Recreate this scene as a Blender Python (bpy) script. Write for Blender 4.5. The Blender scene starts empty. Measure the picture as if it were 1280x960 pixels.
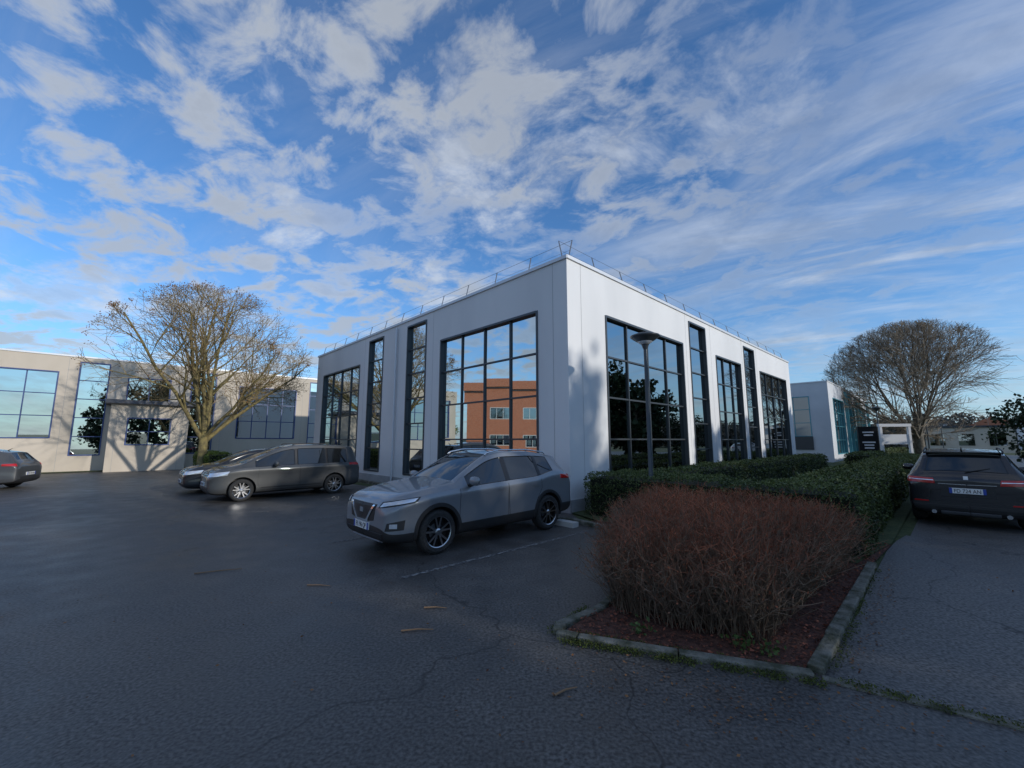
import bpy, bmesh, math, random
import numpy as np
from mathutils import Vector, Matrix
from mathutils.bvhtree import BVHTree

random.seed(7); np.random.seed(7)
scene = bpy.context.scene
scene.view_settings.view_transform = 'Standard'
scene.view_settings.look = 'None'
scene.view_settings.exposure = 0
COL = scene.collection
Z = Vector((0,0,1))
R = Vector((.7237,.690,0)).normalized()
L = Vector((-R.y,R.x,0))
C = Vector((1.46,10.57,0))

# ------------------------------------------------------------------ materials
def new_mat(name):
    m = bpy.data.materials.new(name); m.use_nodes = True
    nt = m.node_tree; b = nt.nodes['Principled BSDF']
    return m, nt, b
def S(b, **k):
    names = dict(rough='Roughness', metal='Metallic', coat='Coat Weight', spec='Specular IOR Level', coatr='Coat Roughness')
    for kk,v in k.items(): b.inputs[names[kk]].default_value = v
def mat(name, c, rough=.5, metal=0, **k):
    m,nt,b = new_mat(name); b.inputs['Base Color'].default_value = (*c,1); S(b, rough=rough, metal=metal, **k)
    return m
def mat_noise(name, c1, c2, scale=3, rough=.6, r2=None, bump=0, bscale=60, metal=0, detail=4, lo=.35, hi=.65, stretch=None, **k):
    m,nt,b = new_mat(name); N=nt.nodes; K=nt.links
    tc=N.new('ShaderNodeTexCoord'); src=tc.outputs['Object']
    if stretch:
        mp=N.new('ShaderNodeMapping'); mp.inputs['Scale'].default_value=stretch; K.new(src,mp.inputs[0]); src=mp.outputs[0]
    n=N.new('ShaderNodeTexNoise'); n.inputs['Scale'].default_value=scale; n.inputs['Detail'].default_value=detail
    K.new(src,n.inputs['Vector'])
    r=N.new('ShaderNodeValToRGB'); r.color_ramp.elements[0].position=lo; r.color_ramp.elements[1].position=hi
    r.color_ramp.elements[0].color=(*c1,1); r.color_ramp.elements[1].color=(*c2,1)
    K.new(n.outputs['Fac'],r.inputs[0]); K.new(r.outputs[0],b.inputs['Base Color'])
    S(b, rough=rough, metal=metal, **k)
    if bump:
        n2=N.new('ShaderNodeTexNoise'); n2.inputs['Scale'].default_value=bscale; n2.inputs['Detail'].default_value=2
        K.new(tc.outputs['Object'],n2.inputs['Vector'])
        bp=N.new('ShaderNodeBump'); bp.inputs['Strength'].default_value=bump; bp.inputs['Distance'].default_value=.02
        K.new(n2.outputs['Fac'],bp.inputs['Height']); K.new(bp.outputs[0],b.inputs['Normal'])
    return m
def mat_attr(name, c1, c2, rough=.6, spec=.3):
    m,nt,b = new_mat(name); N=nt.nodes; K=nt.links
    a=N.new('ShaderNodeAttribute'); a.attribute_name='var'
    r=N.new('ShaderNodeValToRGB'); r.color_ramp.elements[0].color=(*c1,1); r.color_ramp.elements[1].color=(*c2,1)
    K.new(a.outputs['Fac'],r.inputs[0]); K.new(r.outputs[0],b.inputs['Base Color']); S(b,rough=rough,spec=spec)
    return m

M_WALL = mat_noise('wall_render',(.64,.65,.66),(.73,.735,.74),scale=.5,rough=.8,bump=.12,bscale=120,stretch=(1,1,.35))
M_WALL2= mat_noise('wall_beige',(.49,.43,.35),(.57,.50,.415),scale=.6,rough=.85,bump=.1,bscale=100,stretch=(1,1,.4))
M_WALL3= mat_noise('wall_grey',(.50,.52,.55),(.57,.59,.62),scale=.6,rough=.8)
M_CAP  = mat('coping',(.62,.64,.67),.45,.2)
M_FRAME= mat('frame_anthracite',(.055,.065,.075),.4,.3)
M_BLUE = mat('frame_blue',(.03,.065,.20),.4)
M_TEAL = mat('frame_teal',(.08,.30,.36),.4)
M_GLASS= mat('window_glass',(.55,.60,.61),.012,1.0)
M_GLASSD=mat('window_glass_dark',(.34,.38,.39),.015,1.0)
M_ROOF = mat('roof_felt',(.15,.15,.16),.9)
M_STEEL= mat('galvanised',(.20,.21,.23),.5,.6)
M_JOINT= mat('joint',(.30,.31,.32),.9)
M_CONC = mat_noise('concrete_kerb',(.06,.065,.04),(.22,.215,.185),scale=7,rough=.95,bump=.8,bscale=45)
M_WHITE= mat_noise('road_paint',(.055,.055,.057),(.26,.26,.255),scale=18,rough=.8,lo=.42,hi=.66)
M_BLACK= mat('black_plastic',(.022,.022,.023),.55)
M_TRIM = mat('gloss_black_trim',(.010,.010,.011),.25)
M_TYRE = mat_noise('tyre',(.018,.018,.018),(.034,.034,.034),scale=30,rough=.85)
M_CARGL= mat('car_glass',(.014,.016,.018),.02,0,spec=1.0)
M_CHROME=mat('chrome',(.75,.76,.78),.12,1)
M_RIM  = mat('alloy',(.45,.46,.48),.28,1)
M_RIMD = mat('alloy_dark',(.02,.02,.022),.5,.4)
M_HEAD = mat('headlight',(.65,.68,.72),.08,.5,coat=1)
M_RED  = mat('tail_lamp',(.45,.012,.012),.12,0,coat=1)
M_PLATE= mat('plate_white',(.75,.76,.75),.4)
M_PLBLUE=mat('plate_blue',(.02,.06,.35),.4)

def asphalt(name, dark, light, wet=0.5, seed=0.0):
    m,nt,b=new_mat(name); N=nt.nodes; K=nt.links
    tc=N.new('ShaderNodeTexCoord'); mp=N.new('ShaderNodeMapping'); mp.inputs['Location'].default_value=(seed,seed*.7,0); K.new(tc.outputs['Object'],mp.inputs[0])
    def noise(sc,det=5,dist=0):
        n=N.new('ShaderNodeTexNoise'); n.inputs['Scale'].default_value=sc; n.inputs['Detail'].default_value=det; n.inputs['Distortion'].default_value=dist
        K.new(mp.outputs[0],n.inputs['Vector']); return n
    big=noise(.22,5,.5); mid=noise(2.2,6); fine=noise(40,3)
    r=N.new('ShaderNodeValToRGB'); r.color_ramp.elements[0].position=.38; r.color_ramp.elements[1].position=.62
    r.color_ramp.elements[0].color=(*dark,1); r.color_ramp.elements[1].color=(*light,1)
    ad=N.new('ShaderNodeMath'); ad.operation='MULTIPLY_ADD'; ad.inputs[1].default_value=.45; K.new(mid.outputs[0],ad.inputs[0])
    m2=N.new('ShaderNodeMath'); m2.operation='MULTIPLY'; m2.inputs[1].default_value=.55; K.new(big.outputs[0],m2.inputs[0]); K.new(m2.outputs[0],ad.inputs[2])
    K.new(ad.outputs[0],r.inputs[0])
    gr=N.new('ShaderNodeMapRange'); gr.inputs[1].default_value=.33; gr.inputs[2].default_value=.68; gr.inputs[3].default_value=.40; gr.inputs[4].default_value=1.8
    K.new(fine.outputs[0],gr.inputs[0])
    mu=N.new('ShaderNodeVectorMath'); mu.operation='SCALE'; K.new(r.outputs[0],mu.inputs[0]); K.new(gr.outputs[0],mu.inputs['Scale'])
    dn=noise(1.1,3)
    mixv=N.new('ShaderNodeVectorMath'); mixv.operation='MULTIPLY_ADD'; mixv.inputs[1].default_value=(1.4,1.4,0); K.new(dn.outputs['Color'],mixv.inputs[0]); K.new(mp.outputs[0],mixv.inputs[2])
    vo=N.new('ShaderNodeTexVoronoi'); vo.feature='DISTANCE_TO_EDGE'; vo.inputs['Scale'].default_value=.16; K.new(mixv.outputs[0],vo.inputs['Vector'])
    cr=N.new('ShaderNodeMapRange'); cr.inputs[1].default_value=.0006; cr.inputs[2].default_value=.003; cr.inputs[3].default_value=.4; cr.inputs[4].default_value=1; K.new(vo.outputs[0],cr.inputs[0])
    mu2=N.new('ShaderNodeVectorMath'); mu2.operation='SCALE'; K.new(mu.outputs[0],mu2.inputs[0]); K.new(cr.outputs[0],mu2.inputs['Scale'])
    K.new(mu2.outputs[0],b.inputs['Base Color'])
    rr=N.new('ShaderNodeMapRange'); rr.inputs[1].default_value=.38; rr.inputs[2].default_value=.66; rr.inputs[3].default_value=.70-.42*wet; rr.inputs[4].default_value=.70
    K.new(ad.outputs[0],rr.inputs[0]); K.new(rr.outputs[0],b.inputs['Roughness'])
    bp=N.new('ShaderNodeBump'); bp.inputs['Strength'].default_value=.4; bp.inputs['Distance'].default_value=.01
    K.new(fine.outputs[0],bp.inputs['Height']); K.new(bp.outputs[0],b.inputs['Normal'])
    S(b,spec=.5)
    return m
M_ASPH = asphalt('asphalt_damp',(.044,.042,.040),(.088,.084,.079),.8)
M_ROAD = asphalt('asphalt_road',(.055,.053,.050),(.090,.087,.082),.6,13)
M_PATH = asphalt('asphalt_path',(.072,.070,.067),(.108,.105,.10),.4,31)
M_SOIL = mat_noise('soil_mulch',(.05,.022,.016),(.14,.06,.04),scale=22,rough=.95,bump=1,bscale=40)
M_GRASS= mat_noise('grass',(.03,.05,.012),(.07,.09,.03),scale=6,rough=.9,bump=.8,bscale=50)
M_BARK = mat_noise('bark',(.11,.09,.045),(.26,.21,.08),scale=6,rough=.9,bump=.6,bscale=30)
M_TWIG = mat_attr('twig',(.14,.10,.05),(.34,.25,.12),.85)
M_BARK2= mat_noise('bark_grey',(.07,.06,.045),(.15,.13,.10),scale=6,rough=.9,bump=.6,bscale=30)
M_TWIG2= mat_attr('twig_grey',(.15,.12,.09),(.34,.27,.19),.85)
M_HEDGE= mat_attr('hedge_leaf',(.018,.034,.011),(.12,.155,.045),.5)
M_HEDGEY=mat_attr('hedge_leaf_yellow',(.05,.07,.01),(.22,.26,.04),.5)
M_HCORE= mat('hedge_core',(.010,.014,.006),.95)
M_RTWIG,nt_,b_=new_mat('red_twig')
a_=nt_.nodes.new('ShaderNodeAttribute'); a_.attribute_name='var'; r_=nt_.nodes.new('ShaderNodeValToRGB'); e_=r_.color_ramp.elements
e_[0].color=(.085,.065,.05,1); e_[1].color=(.33,.115,.062,1); q_=e_.new(.42); q_.color=(.205,.15,.105,1); q_=e_.new(.72); q_.color=(.215,.080,.046,1)
nt_.links.new(a_.outputs['Fac'],r_.inputs[0]); nt_.links.new(r_.outputs[0],b_.inputs['Base Color']); S(b_,rough=.85,spec=.2)
M_EVER = mat_attr('evergreen_leaf',(.014,.026,.012),(.055,.085,.032),.6)
M_DIST = mat_attr('distant_leaf',(.08,.075,.07),(.16,.15,.12),.9)
M_DRY  = mat_attr('dry_leaf',(.08,.035,.02),(.28,.14,.06),.8)
M_BRICK,nt_,b_ = new_mat('brick')
bt=nt_.nodes.new('ShaderNodeTexBrick'); bt.inputs['Color1'].default_value=(.36,.12,.06,1); bt.inputs['Color2'].default_value=(.46,.17,.09,1)
bt.inputs['Mortar'].default_value=(.33,.26,.20,1); bt.inputs['Scale'].default_value=4; bt.inputs['Mortar Size'].default_value=.012
tc_=nt_.nodes.new('ShaderNodeTexCoord'); sx_=nt_.nodes.new('ShaderNodeSeparateXYZ'); cb_=nt_.nodes.new('ShaderNodeCombineXYZ'); ad_=nt_.nodes.new('ShaderNodeMath'); ad_.operation='ADD'
nt_.links.new(tc_.outputs['Object'],sx_.inputs[0]); nt_.links.new(sx_.outputs[0],ad_.inputs[0]); nt_.links.new(sx_.outputs[1],ad_.inputs[1]); nt_.links.new(ad_.outputs[0],cb_.inputs[0]); nt_.links.new(sx_.outputs[2],cb_.inputs[1])
nt_.links.new(cb_.outputs[0],bt.inputs['Vector']); nt_.links.new(bt.outputs[0],b_.inputs['Base Color']); S(b_,rough=.85)

# ------------------------------------------------------------------ helpers
def empty(name, loc=(0,0,0), rot=0):
    e=bpy.data.objects.new(name,None); e.location=loc; e.rotation_euler=(0,0,rot); e.empty_display_size=.3
    COL.objects.link(e); return e
def link(name, me, parent=None, world=True):
    o=bpy.data.objects.new(name,me); COL.objects.link(o)
    if parent:
        o.parent=parent
        if world: o.matrix_parent_inverse = (Matrix.Translation(parent.location)@Matrix.Rotation(parent.rotation_euler.z,4,'Z')).inverted()
    return o
class MB:
    def __init__(s): s.v=[];s.f=[];s.m=[]
    def quad(s,a,b,c,d,mi=0):
        i=len(s.v); s.v+= [tuple(a),tuple(b),tuple(c),tuple(d)]; s.f.append((i,i+1,i+2,i+3)); s.m.append(mi)
    def poly(s,pts,mi=0):
        i=len(s.v); s.v+=[tuple(p) for p in pts]; s.f.append(tuple(range(i,i+len(pts)))); s.m.append(mi)
    def box(s,o,X,Y,x0,x1,y0,y1,z0,z1,mi=0):
        P=[o+X*x+Y*y+Z*z for z in (z0,z1) for y in (y0,y1) for x in (x0,x1)]
        i=len(s.v); s.v+=[tuple(p) for p in P]
        for f in ((0,2,3,1),(4,5,7,6),(0,1,5,4),(2,6,7,3),(0,4,6,2),(1,3,7,5)):
            s.f.append(tuple(i+k for k in f)); s.m.append(mi)
    def tube(s,pts,rad,n=6,mi=0,cap=False):
        base=len(s.v)
        for j,p in enumerate(pts):
            d=(pts[min(j+1,len(pts)-1)]-pts[max(j-1,0)])
            if d.length<1e-9: d=Vector((0,0,1))
            d.normalize(); a=d.cross(Vector((0,0,1))) if abs(d.z)<.95 else d.cross(Vector((1,0,0))); a.normalize(); b=d.cross(a)
            r=rad[j] if hasattr(rad,'__len__') else rad
            for k in range(n):
                t=2*math.pi*k/n; s.v.append(tuple(p+a*(r*math.cos(t))+b*(r*math.sin(t))))
        for j in range(len(pts)-1):
            for k in range(n):
                k2=(k+1)%n; s.f.append((base+j*n+k,base+j*n+k2,base+(j+1)*n+k2,base+(j+1)*n+k)); s.m.append(mi)
        if cap:
            s.f.append(tuple(base+k for k in range(n))); s.m.append(mi)
            s.f.append(tuple(base+(len(pts)-1)*n+k for k in range(n))); s.m.append(mi)
    def lathe(s,prof,o=Vector((0,0,0)),n=24,mi=0,axis='z'):
        base=len(s.v)
        for r,h in prof:
            for k in range(n):
                t=2*math.pi*k/n
                if axis=='z': p=(o.x+r*math.cos(t),o.y+r*math.sin(t),o.z+h)
                else: p=(o.x+r*math.cos(t),o.y+h,o.z+r*math.sin(t))
                s.v.append(p)
        mm=mi if isinstance(mi,list) else [mi]*(len(prof)-1)
        for j in range(len(prof)-1):
            for k in range(n):
                k2=(k+1)%n; s.f.append((base+j*n+k,base+j*n+k2,base+(j+1)*n+k2,base+(j+1)*n+k)); s.m.append(mm[j])
    def mesh(s,name,mats,smooth=False):
        me=bpy.data.meshes.new(name); me.from_pydata(s.v,[],s.f)
        for m in mats: me.materials.append(m)
        me.polygons.foreach_set('material_index',s.m)
        if smooth: me.polygons.foreach_set('use_smooth',[True]*len(s.f))
        me.update(); return me
    def obj(s,name,mats,parent=None,smooth=False,world=True):
        return link(name,s.mesh(name,mats,smooth),parent,world)

def np_quads(name, V, var, mats, parent=None):
    N=len(V); me=bpy.data.meshes.new(name)
    me.vertices.add(N*4); me.vertices.foreach_set('co',V.reshape(-1).astype(np.float32))
    me.loops.add(N*4); me.loops.foreach_set('vertex_index',np.arange(N*4,dtype=np.int32))
    me.polygons.add(N); me.polygons.foreach_set('loop_start',(np.arange(N)*4).astype(np.int32))
    me.polygons.foreach_set('loop_total',np.full(N,4,dtype=np.int32))
    a=me.attributes.new('var','FLOAT','POINT'); a.data.foreach_set('value',np.repeat(var,4).astype(np.float32))
    for m in mats: me.materials.append(m)
    me.update(calc_edges=True); me.validate()
    return link(name,me,parent)
def leaves(name, P, size, var, mats, parent=None, flat=0.0, asp=.55):
    N=len(P); a=np.random.normal(size=(N,3))
    if flat: a[:,2]*=(1-flat)
    a/=np.linalg.norm(a,axis=1)[:,None]+1e-9
    b=np.random.normal(size=(N,3))
    if flat: b[:,2]*=(1-flat)
    b-= (a*b).sum(1)[:,None]*a; b/=np.linalg.norm(b,axis=1)[:,None]+1e-9
    s=(size*np.random.uniform(.6,1.3,N))[:,None]
    V=np.stack([P-a*s*.5, P+b*s*.5*asp, P+a*s*.5, P-b*s*.5*asp],1)
    return np_quads(name,V,var,mats,parent)
def sn(x,y,z,seed=0):
    return (np.sin(x*1.7+seed+1.3*np.sin(y*1.1+seed*2))+np.sin(y*2.3+seed*1.7+1.1*np.sin(z*1.9+x))+np.sin(z*2.9+seed*.6+1.4*np.sin(x*1.3-y)))/3

# ------------------------------------------------------------------ facades
def facade(mb,o,Sd,Nn,length,height,ops,joints=(),z0=0.0,cap=0.0,depth=.16,mw=.024):
    P=lambda s,n,z:o+Sd*s+Nn*n+Z*z
    xs=sorted({0,length,*[a for q in ops for a in q[:2]]}); zs=sorted({z0,height,*[a for q in ops for a in q[2:4]]})
    for i in range(len(xs)-1):
        for j in range(len(zs)-1):
            cx=(xs[i]+xs[i+1])/2; cz=(zs[j]+zs[j+1])/2
            if any(q[0]<cx<q[1] and q[2]<cz<q[3] for q in ops): continue
            mb.quad(P(xs[i],0,zs[j]),P(xs[i+1],0,zs[j]),P(xs[i+1],0,zs[j+1]),P(xs[i],0,zs[j+1]),0)
    for (a,b,c,d,nc,nr,*rest) in ops:
        dp=depth
        mb.quad(P(a,0,c),P(a,-dp,c),P(a,-dp,d),P(a,0,d),0); mb.quad(P(b,0,c),P(b,-dp,c),P(b,-dp,d),P(b,0,d),0)
        mb.quad(P(a,0,c),P(b,0,c),P(b,-dp,c),P(a,-dp,c),0); mb.quad(P(a,0,d),P(b,0,d),P(b,-dp,d),P(a,-dp,d),0)
        for i in range(nc):
            for j in range(nr):
                s0=a+(b-a)*i/nc; s1=a+(b-a)*(i+1)/nc; h0=c+(d-c)*j/nr; h1=c+(d-c)*(j+1)/nr
                ta=random.uniform(-.004,.004); tb=random.uniform(-.004,.004); g=-dp+.05
                mb.quad(P(s0,g-ta-tb,h0),P(s1,g+ta-tb,h0),P(s1,g+ta+tb,h1),P(s0,g-ta+tb,h1),1)
        for i in range(1,nc):
            s0=a+(b-a)*i/nc; mb.box(o,Sd,Nn,s0-mw,s0+mw,-dp+.03,-dp+.10,c+.03,d-.03,2)
        for j in range(1,nr):
            h0=c+(d-c)*j/nr; mb.box(o,Sd,Nn,a+.03,b-.03,-dp+.032,-dp+.095,h0-mw,h0+mw,2)
        w=.055
        mb.box(o,Sd,Nn,a-.01,a+w,-dp+.02,.025,c,d,2); mb.box(o,Sd,Nn,b-w,b+.01,-dp+.02,.025,c,d,2)
        mb.box(o,Sd,Nn,a+w,b-w,-dp+.02,.022,c-.01,c+w,2); mb.box(o,Sd,Nn,a+w,b-w,-dp+.02,.022,d-w,d+.01,2)
    for s in joints:
        mb.quad(P(s-.006,.0025,z0),P(s+.006,.0025,z0),P(s+.006,.0025,height),P(s-.006,.0025,height),3)
    if cap: mb.box(o,Sd,Nn,-.04+cap*4,length+.04-cap*4,-.34,.045,height-.015+cap,height+.075+cap,4)

MAIN=[M_WALL,M_GLASS,M_FRAME,M_JOINT,M_CAP,M_ROOF]
def office(name,c,lenA,lenB,H,opsA,opsB,mats,jA=(),jB=(),matsB=None):
    root=empty(name,c)
    mb=MB(); facade(mb,c,L,-R,lenA,H,opsA,jA,cap=.002); mb.obj('facade_side',mats,root)
    mb=MB(); facade(mb,c,R,-L,lenB,H,opsB,jB,cap=.006); mb.obj('facade_front',matsB or mats,root)
    mb=MB(); facade(mb,c+R*lenB,L,R,lenA,H,[],cap=.010); facade(mb,c+L*lenA,R,L,lenB,H,[],cap=.014); mb.obj('rear_walls',mats,root)
    mb=MB(); mb.box(c,R,L,.3,lenB-.3,.3,lenA-.3,H-.6,H-.3,5); mb.obj('roof',mats,root)
    return root
H=6.65
sl=lambda a,b,z0=.45:(a,b,z0,6.42,1,6)
opsA=[(1.07,5.9,.62,5.43,4,4),sl(6.87,8.32),sl(10.4,11.85),(12.8,17.63,.62,5.43,4,4)]
opsB=[(1.75,6.9,.62,5.43,4,4),sl(7.5,9.1),(10.1,13.2,.62,5.43,3,4),sl(13.75,15.35),(16.1,21.2,.62,5.43,4,4)]
b1=office('office_building',C,18.7,22.2,H,opsA,opsB,MAIN,[.5,6.4,9.35,12.3],[.6,7.2,9.6,13.5,15.7],[M_WALL,M_GLASSD,M_FRAME,M_JOINT,M_CAP,M_ROOF])
mb=MB()
for (o,S_,Nn,ln) in ((C,L,-R,18.7),(C,R,-L,22.2)):
    n=int(ln/1.55); tops=[];mids=[]
    for i in range(n+1):
        p=o+S_*(.1+i*(ln-.2)/n)-Nn*.2+Z*(H+.03); q=p+Z*.62-Nn*.16+S_*random.uniform(-.03,.03)
        mb.tube([p,q],.017,5); tops.append(q); mids.append(p+(q-p)*.5)
        mb.tube([p+Z*.0,p-Nn*.38+Z*.02],.014,4)
    mb.tube(tops,.006,4); mb.tube(mids,.004,4)
mb.obj('roof_guard_rail',[M_STEEL],b1)
mb=MB(); mb.box(C,L,-R,0,18.7,0.004,.03,0,.32,0); mb.box(C,R,-L,0,22.2,0.004,.03,0,.32,0); mb.obj('plinth',[mat_noise('plinth_paint',(.30,.31,.32),(.38,.39,.40),scale=3,rough=.85)],b1)
mb=MB(); mb.tube([C+L*9.1-R*.09+Z*.1,C+L*9.1-R*.09+Z*6.5],.045,8); mb.obj('rain_pipe',[M_CAP],b1,True)

P0=Vector((-27.7,22,0)); off=3.4
c2=P0-R*off
G2=[M_WALL2,M_GLASS,M_BLUE,M_JOINT,M_CAP,M_ROOF]
o2=[(x0+off,x1+off,a,b,nc,nr) for x0,x1,a,b,nc,nr in [(-2.6,2.25,1.9,5.72,4,3),(3.05,4.35,.9,6.4,1,5),(5.2,7.3,4.15,5.7,2,1),(8.35,9.75,.9,6.4,1,5),(11.1,14.95,1.9,5.65,4,3),(15.9,16.6,.9,6.4,1,5)]]
b2=office('office_building',c2,16,off+17.2,H,[],o2,G2,[],[off+a for a in (2.6,4.7,8.0,10.2,15.4)])
eo=P0+R*4.6-L*2.0
mb=MB(); facade(mb,eo,R,-L,3.6,3.9,[(.75,2.75,1.5,3.1,2,2)],[.3,3.2]); facade(mb,eo,L,-R,2.0,3.9,[]); facade(mb,eo+R*3.6,L,R,2.0,3.9,[])
mb.box(eo,R,-L,-.25,3.85,-2.0,.35,3.9,4.12,5); mb.obj('entrance_block',G2,b2)

C3=C+R*34.2
G3=[M_WALL3,M_GLASSD,M_TEAL,M_JOINT,M_CAP,M_ROOF]
o3a=[(1.35,6.1,1.0,5.5,4,4),sl(7,8.4),sl(10.4,11.8),(12.8,17.6,.6,5.4,4,4)]
o3b=[(1.7,6.8,.6,5.4,4,4),sl(7.5,9.1),(10.1,13.2,.6,5.4,3,4),sl(13.7,15.3),(16.1,21.2,.6,5.4,4,4)]
b3=office('office_building',C3,18.7,24,H,o3a,o3b,G3)
mb=MB()
for s in (7.2,9.3,13.5,15.6,21.6): mb.box(C3,R,-L,s-.06,s+.06,.05,.30,.3,6.3,0)
mb.obj('facade_fins',[M_TEAL],b3)
mb=MB(); mb.box(C3,L,-R,1.3,3.6,.04,.09,1.0,2.1,0); mb.obj('fascia_sign',[mat('sign_dark',(.05,.055,.06),.4)],b3)
tx=bpy.data.curves.new('sign_text','FONT'); tx.body='OIM'; tx.size=1.0; tx.extrude=.02; tx.materials.append(mat('sign_letters',(.75,.75,.75),.5))
to=bpy.data.objects.new('sign_letters',tx); COL.objects.link(to); to.parent=b3; to.matrix_parent_inverse=Matrix.Translation(C3).inverted()
to.matrix_world=Matrix.Translation(C3+L*3.45-R*.12+Z*1.2)@Matrix(((-L.x,0,-R.x,0),(-L.y,0,-R.y,0),(0,1,0,0),(0,0,0,1)))

bb=empty('brick_building',(-38,4,0))
mb=MB(); Ox=Vector((-38,-14,0)); Yv=Vector((0,1,0)); Xv=Vector((1,0,0))
ops=[]
for i in range(7):
    ops.append((1.2+i*4.6,3.6+i*4.6,4.6,6.0,3,1)); ops.append((1.2+i*4.6,3.6+i*4.6,1.2,2.7,3,1))
facade(mb,Ox,Yv,Xv,33.5,7.9,ops,cap=.004); facade(mb,Ox+Yv*33.5,-Xv,Yv,12,7.9,[],cap=.008); facade(mb,Ox,-Xv,-Yv,12,7.9,[],cap=.012)
mb.box(Ox,Yv,-Xv,.2,33.3,.2,11.8,7.5,7.7,5)
mb.box(Ox,Yv,-Xv,24,33.5,-.6,5,8.0,9.0,0)
mb.obj('walls',[M_BRICK,M_GLASSD,mat('frame_white',(.6,.6,.58),.5),M_JOINT,M_CAP,M_ROOF],bb)

# ------------------------------------------------------------------ ground
def sheet(name,pts,z,m):
    mb=MB(); mb.poly([(x,y,z) for x,y in pts]); return mb.obj(name,[m])
sheet('ground',[(-900,-900),(900,-900),(900,900),(-900,900)],-.006,M_GRASS)
def along(p,r=0,l=0):
    q=Vector((p[0],p[1],0))+R*r+L*l; return (q.x,q.y)
sheet('parking_lot',[(-70,-30),(3.21,-30),(3.21,2.87),(2.31,3.46),(.41,4.12),(1.1,4.8),(2.3,8.6),(1.6,9.4),along(C),along(C,-3,30),along(C,-3,60),(-70,80)],0,M_ASPH)
e0=(2.31,3.46)
sheet('road',[(3.21,-30),(60,-30),along((9.2,4.0),70),along((8.0,7.9),70),along((6.2,6.9),0),e0,(3.21,2.87)],0.0,M_ROAD)
pp=[(2.42,3.40),(3.3,2.9),(4.0,3.4),(4.9,4.1),(5.9,5.0),(6.7,5.9),(7.35,6.9),(7.6,7.6),(7.5,8.2),(6.9,7.75),(6.2,7.15),(4.6,5.6)]
sheet('footpath',pp,.004,M_PATH)
sheet('asphalt_patch',[(-7.5,2.2),(-4.6,1.9),(-4.1,3.6),(-6.9,4.1)],.004,asphalt('asphalt_patch',(.045,.043,.041),(.07,.067,.064),.7,57))
sheet('lawn',[along(C,.0,-.02),along(C,60,-.02),along((6.6,7.5),62),(6.6,7.5),(5.0,6.3),(1.9,9.5)],.03,M_GRASS)
bed=[(.46,4.12),(2.28,3.5),(4.9,6.02),(6.5,7.4),(5.2,8.6),(2.6,9.3),(1.7,9.5),(2.2,8.4),(1.12,4.95)]
sheet('soil',bed,.022,M_SOIL)
def kerb(name,pts,w=.13,h=.11,step=1.0):
    mb=MB()
    for (a,b) in zip(pts[:-1],pts[1:]):
        a=Vector((*a,0)); b=Vector((*b,0)); d=b-a; ln=d.length; d.normalize(); n=Vector((-d.y,d.x,0))
        k=max(1,round(ln/step))
        for i in range(k):
            j=random.uniform(-.008,.008)
            mb.box(a+n*j,d,n,i*ln/k+.004,(i+1)*ln/k-.004,-w/2,w/2,-.02,h+random.uniform(-.006,.006),0)
    o=mb.obj(name,[M_CONC]); bv=o.modifiers.new('b','BEVEL'); bv.width=.012; bv.segments=2; return o
kerb('kerb',[(1.15,4.98),(.95,4.70),(.47,4.30),(.42,4.14),(.60,4.05),(1.4,3.76),(2.31,3.44)],w=.10,h=.05)
kerb('kerb',[(2.36,3.50),(3.45,4.56),(4.55,5.64),(5.2,6.28)],w=.11,h=.06)
kerb('kerb',[(1.2,5.1),(2.3,8.2),(1.45,9.35),(.6,9.85)],h=.09)
kerb('kerb',[along(C,-.45,.6),along(C,-.45,18)],h=.11)
mb=MB()
pts=[(2.36,3.42),(2.75,3.17),(3.25,2.86),(4.3,2.3),(5.6,1.7)]
for p,q in zip(pts[:-1],pts[1:]):
    p=Vector((*p,0)); q=Vector((*q,0)); d=(q-p); ln=d.length; d.normalize(); mb.box(p,d,Vector((-d.y,d.x,0)),0,ln-.005,-.04,.04,-.01,.012,0)
mb.obj('edging_kerb',[M_CONC])
mb=MB(); mb.box(Vector((1.15,9.1,0)),R,L,-.1,.1,-.25,.25,0,.10,0); mb.obj('wheel_stop',[mat('painted_concrete',(.5,.5,.48),.8)])
mb=MB()
for k in range(0,8):
    o=Vector((-1.45,5.75,.004))+L*(k*2.55)
    mb.quad(o-L*.04,o+R*4.1-L*.04,o+R*4.1+L*.04,o+L*.04)
mb.obj('parking_bay_lines',[M_WHITE])
sheet('lawn',[along(c2,0,-.02),along(c2,20.5,-.02),along(c2,20.5,-1.6),along(c2,0,-1.2)],.02,M_GRASS)

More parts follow.
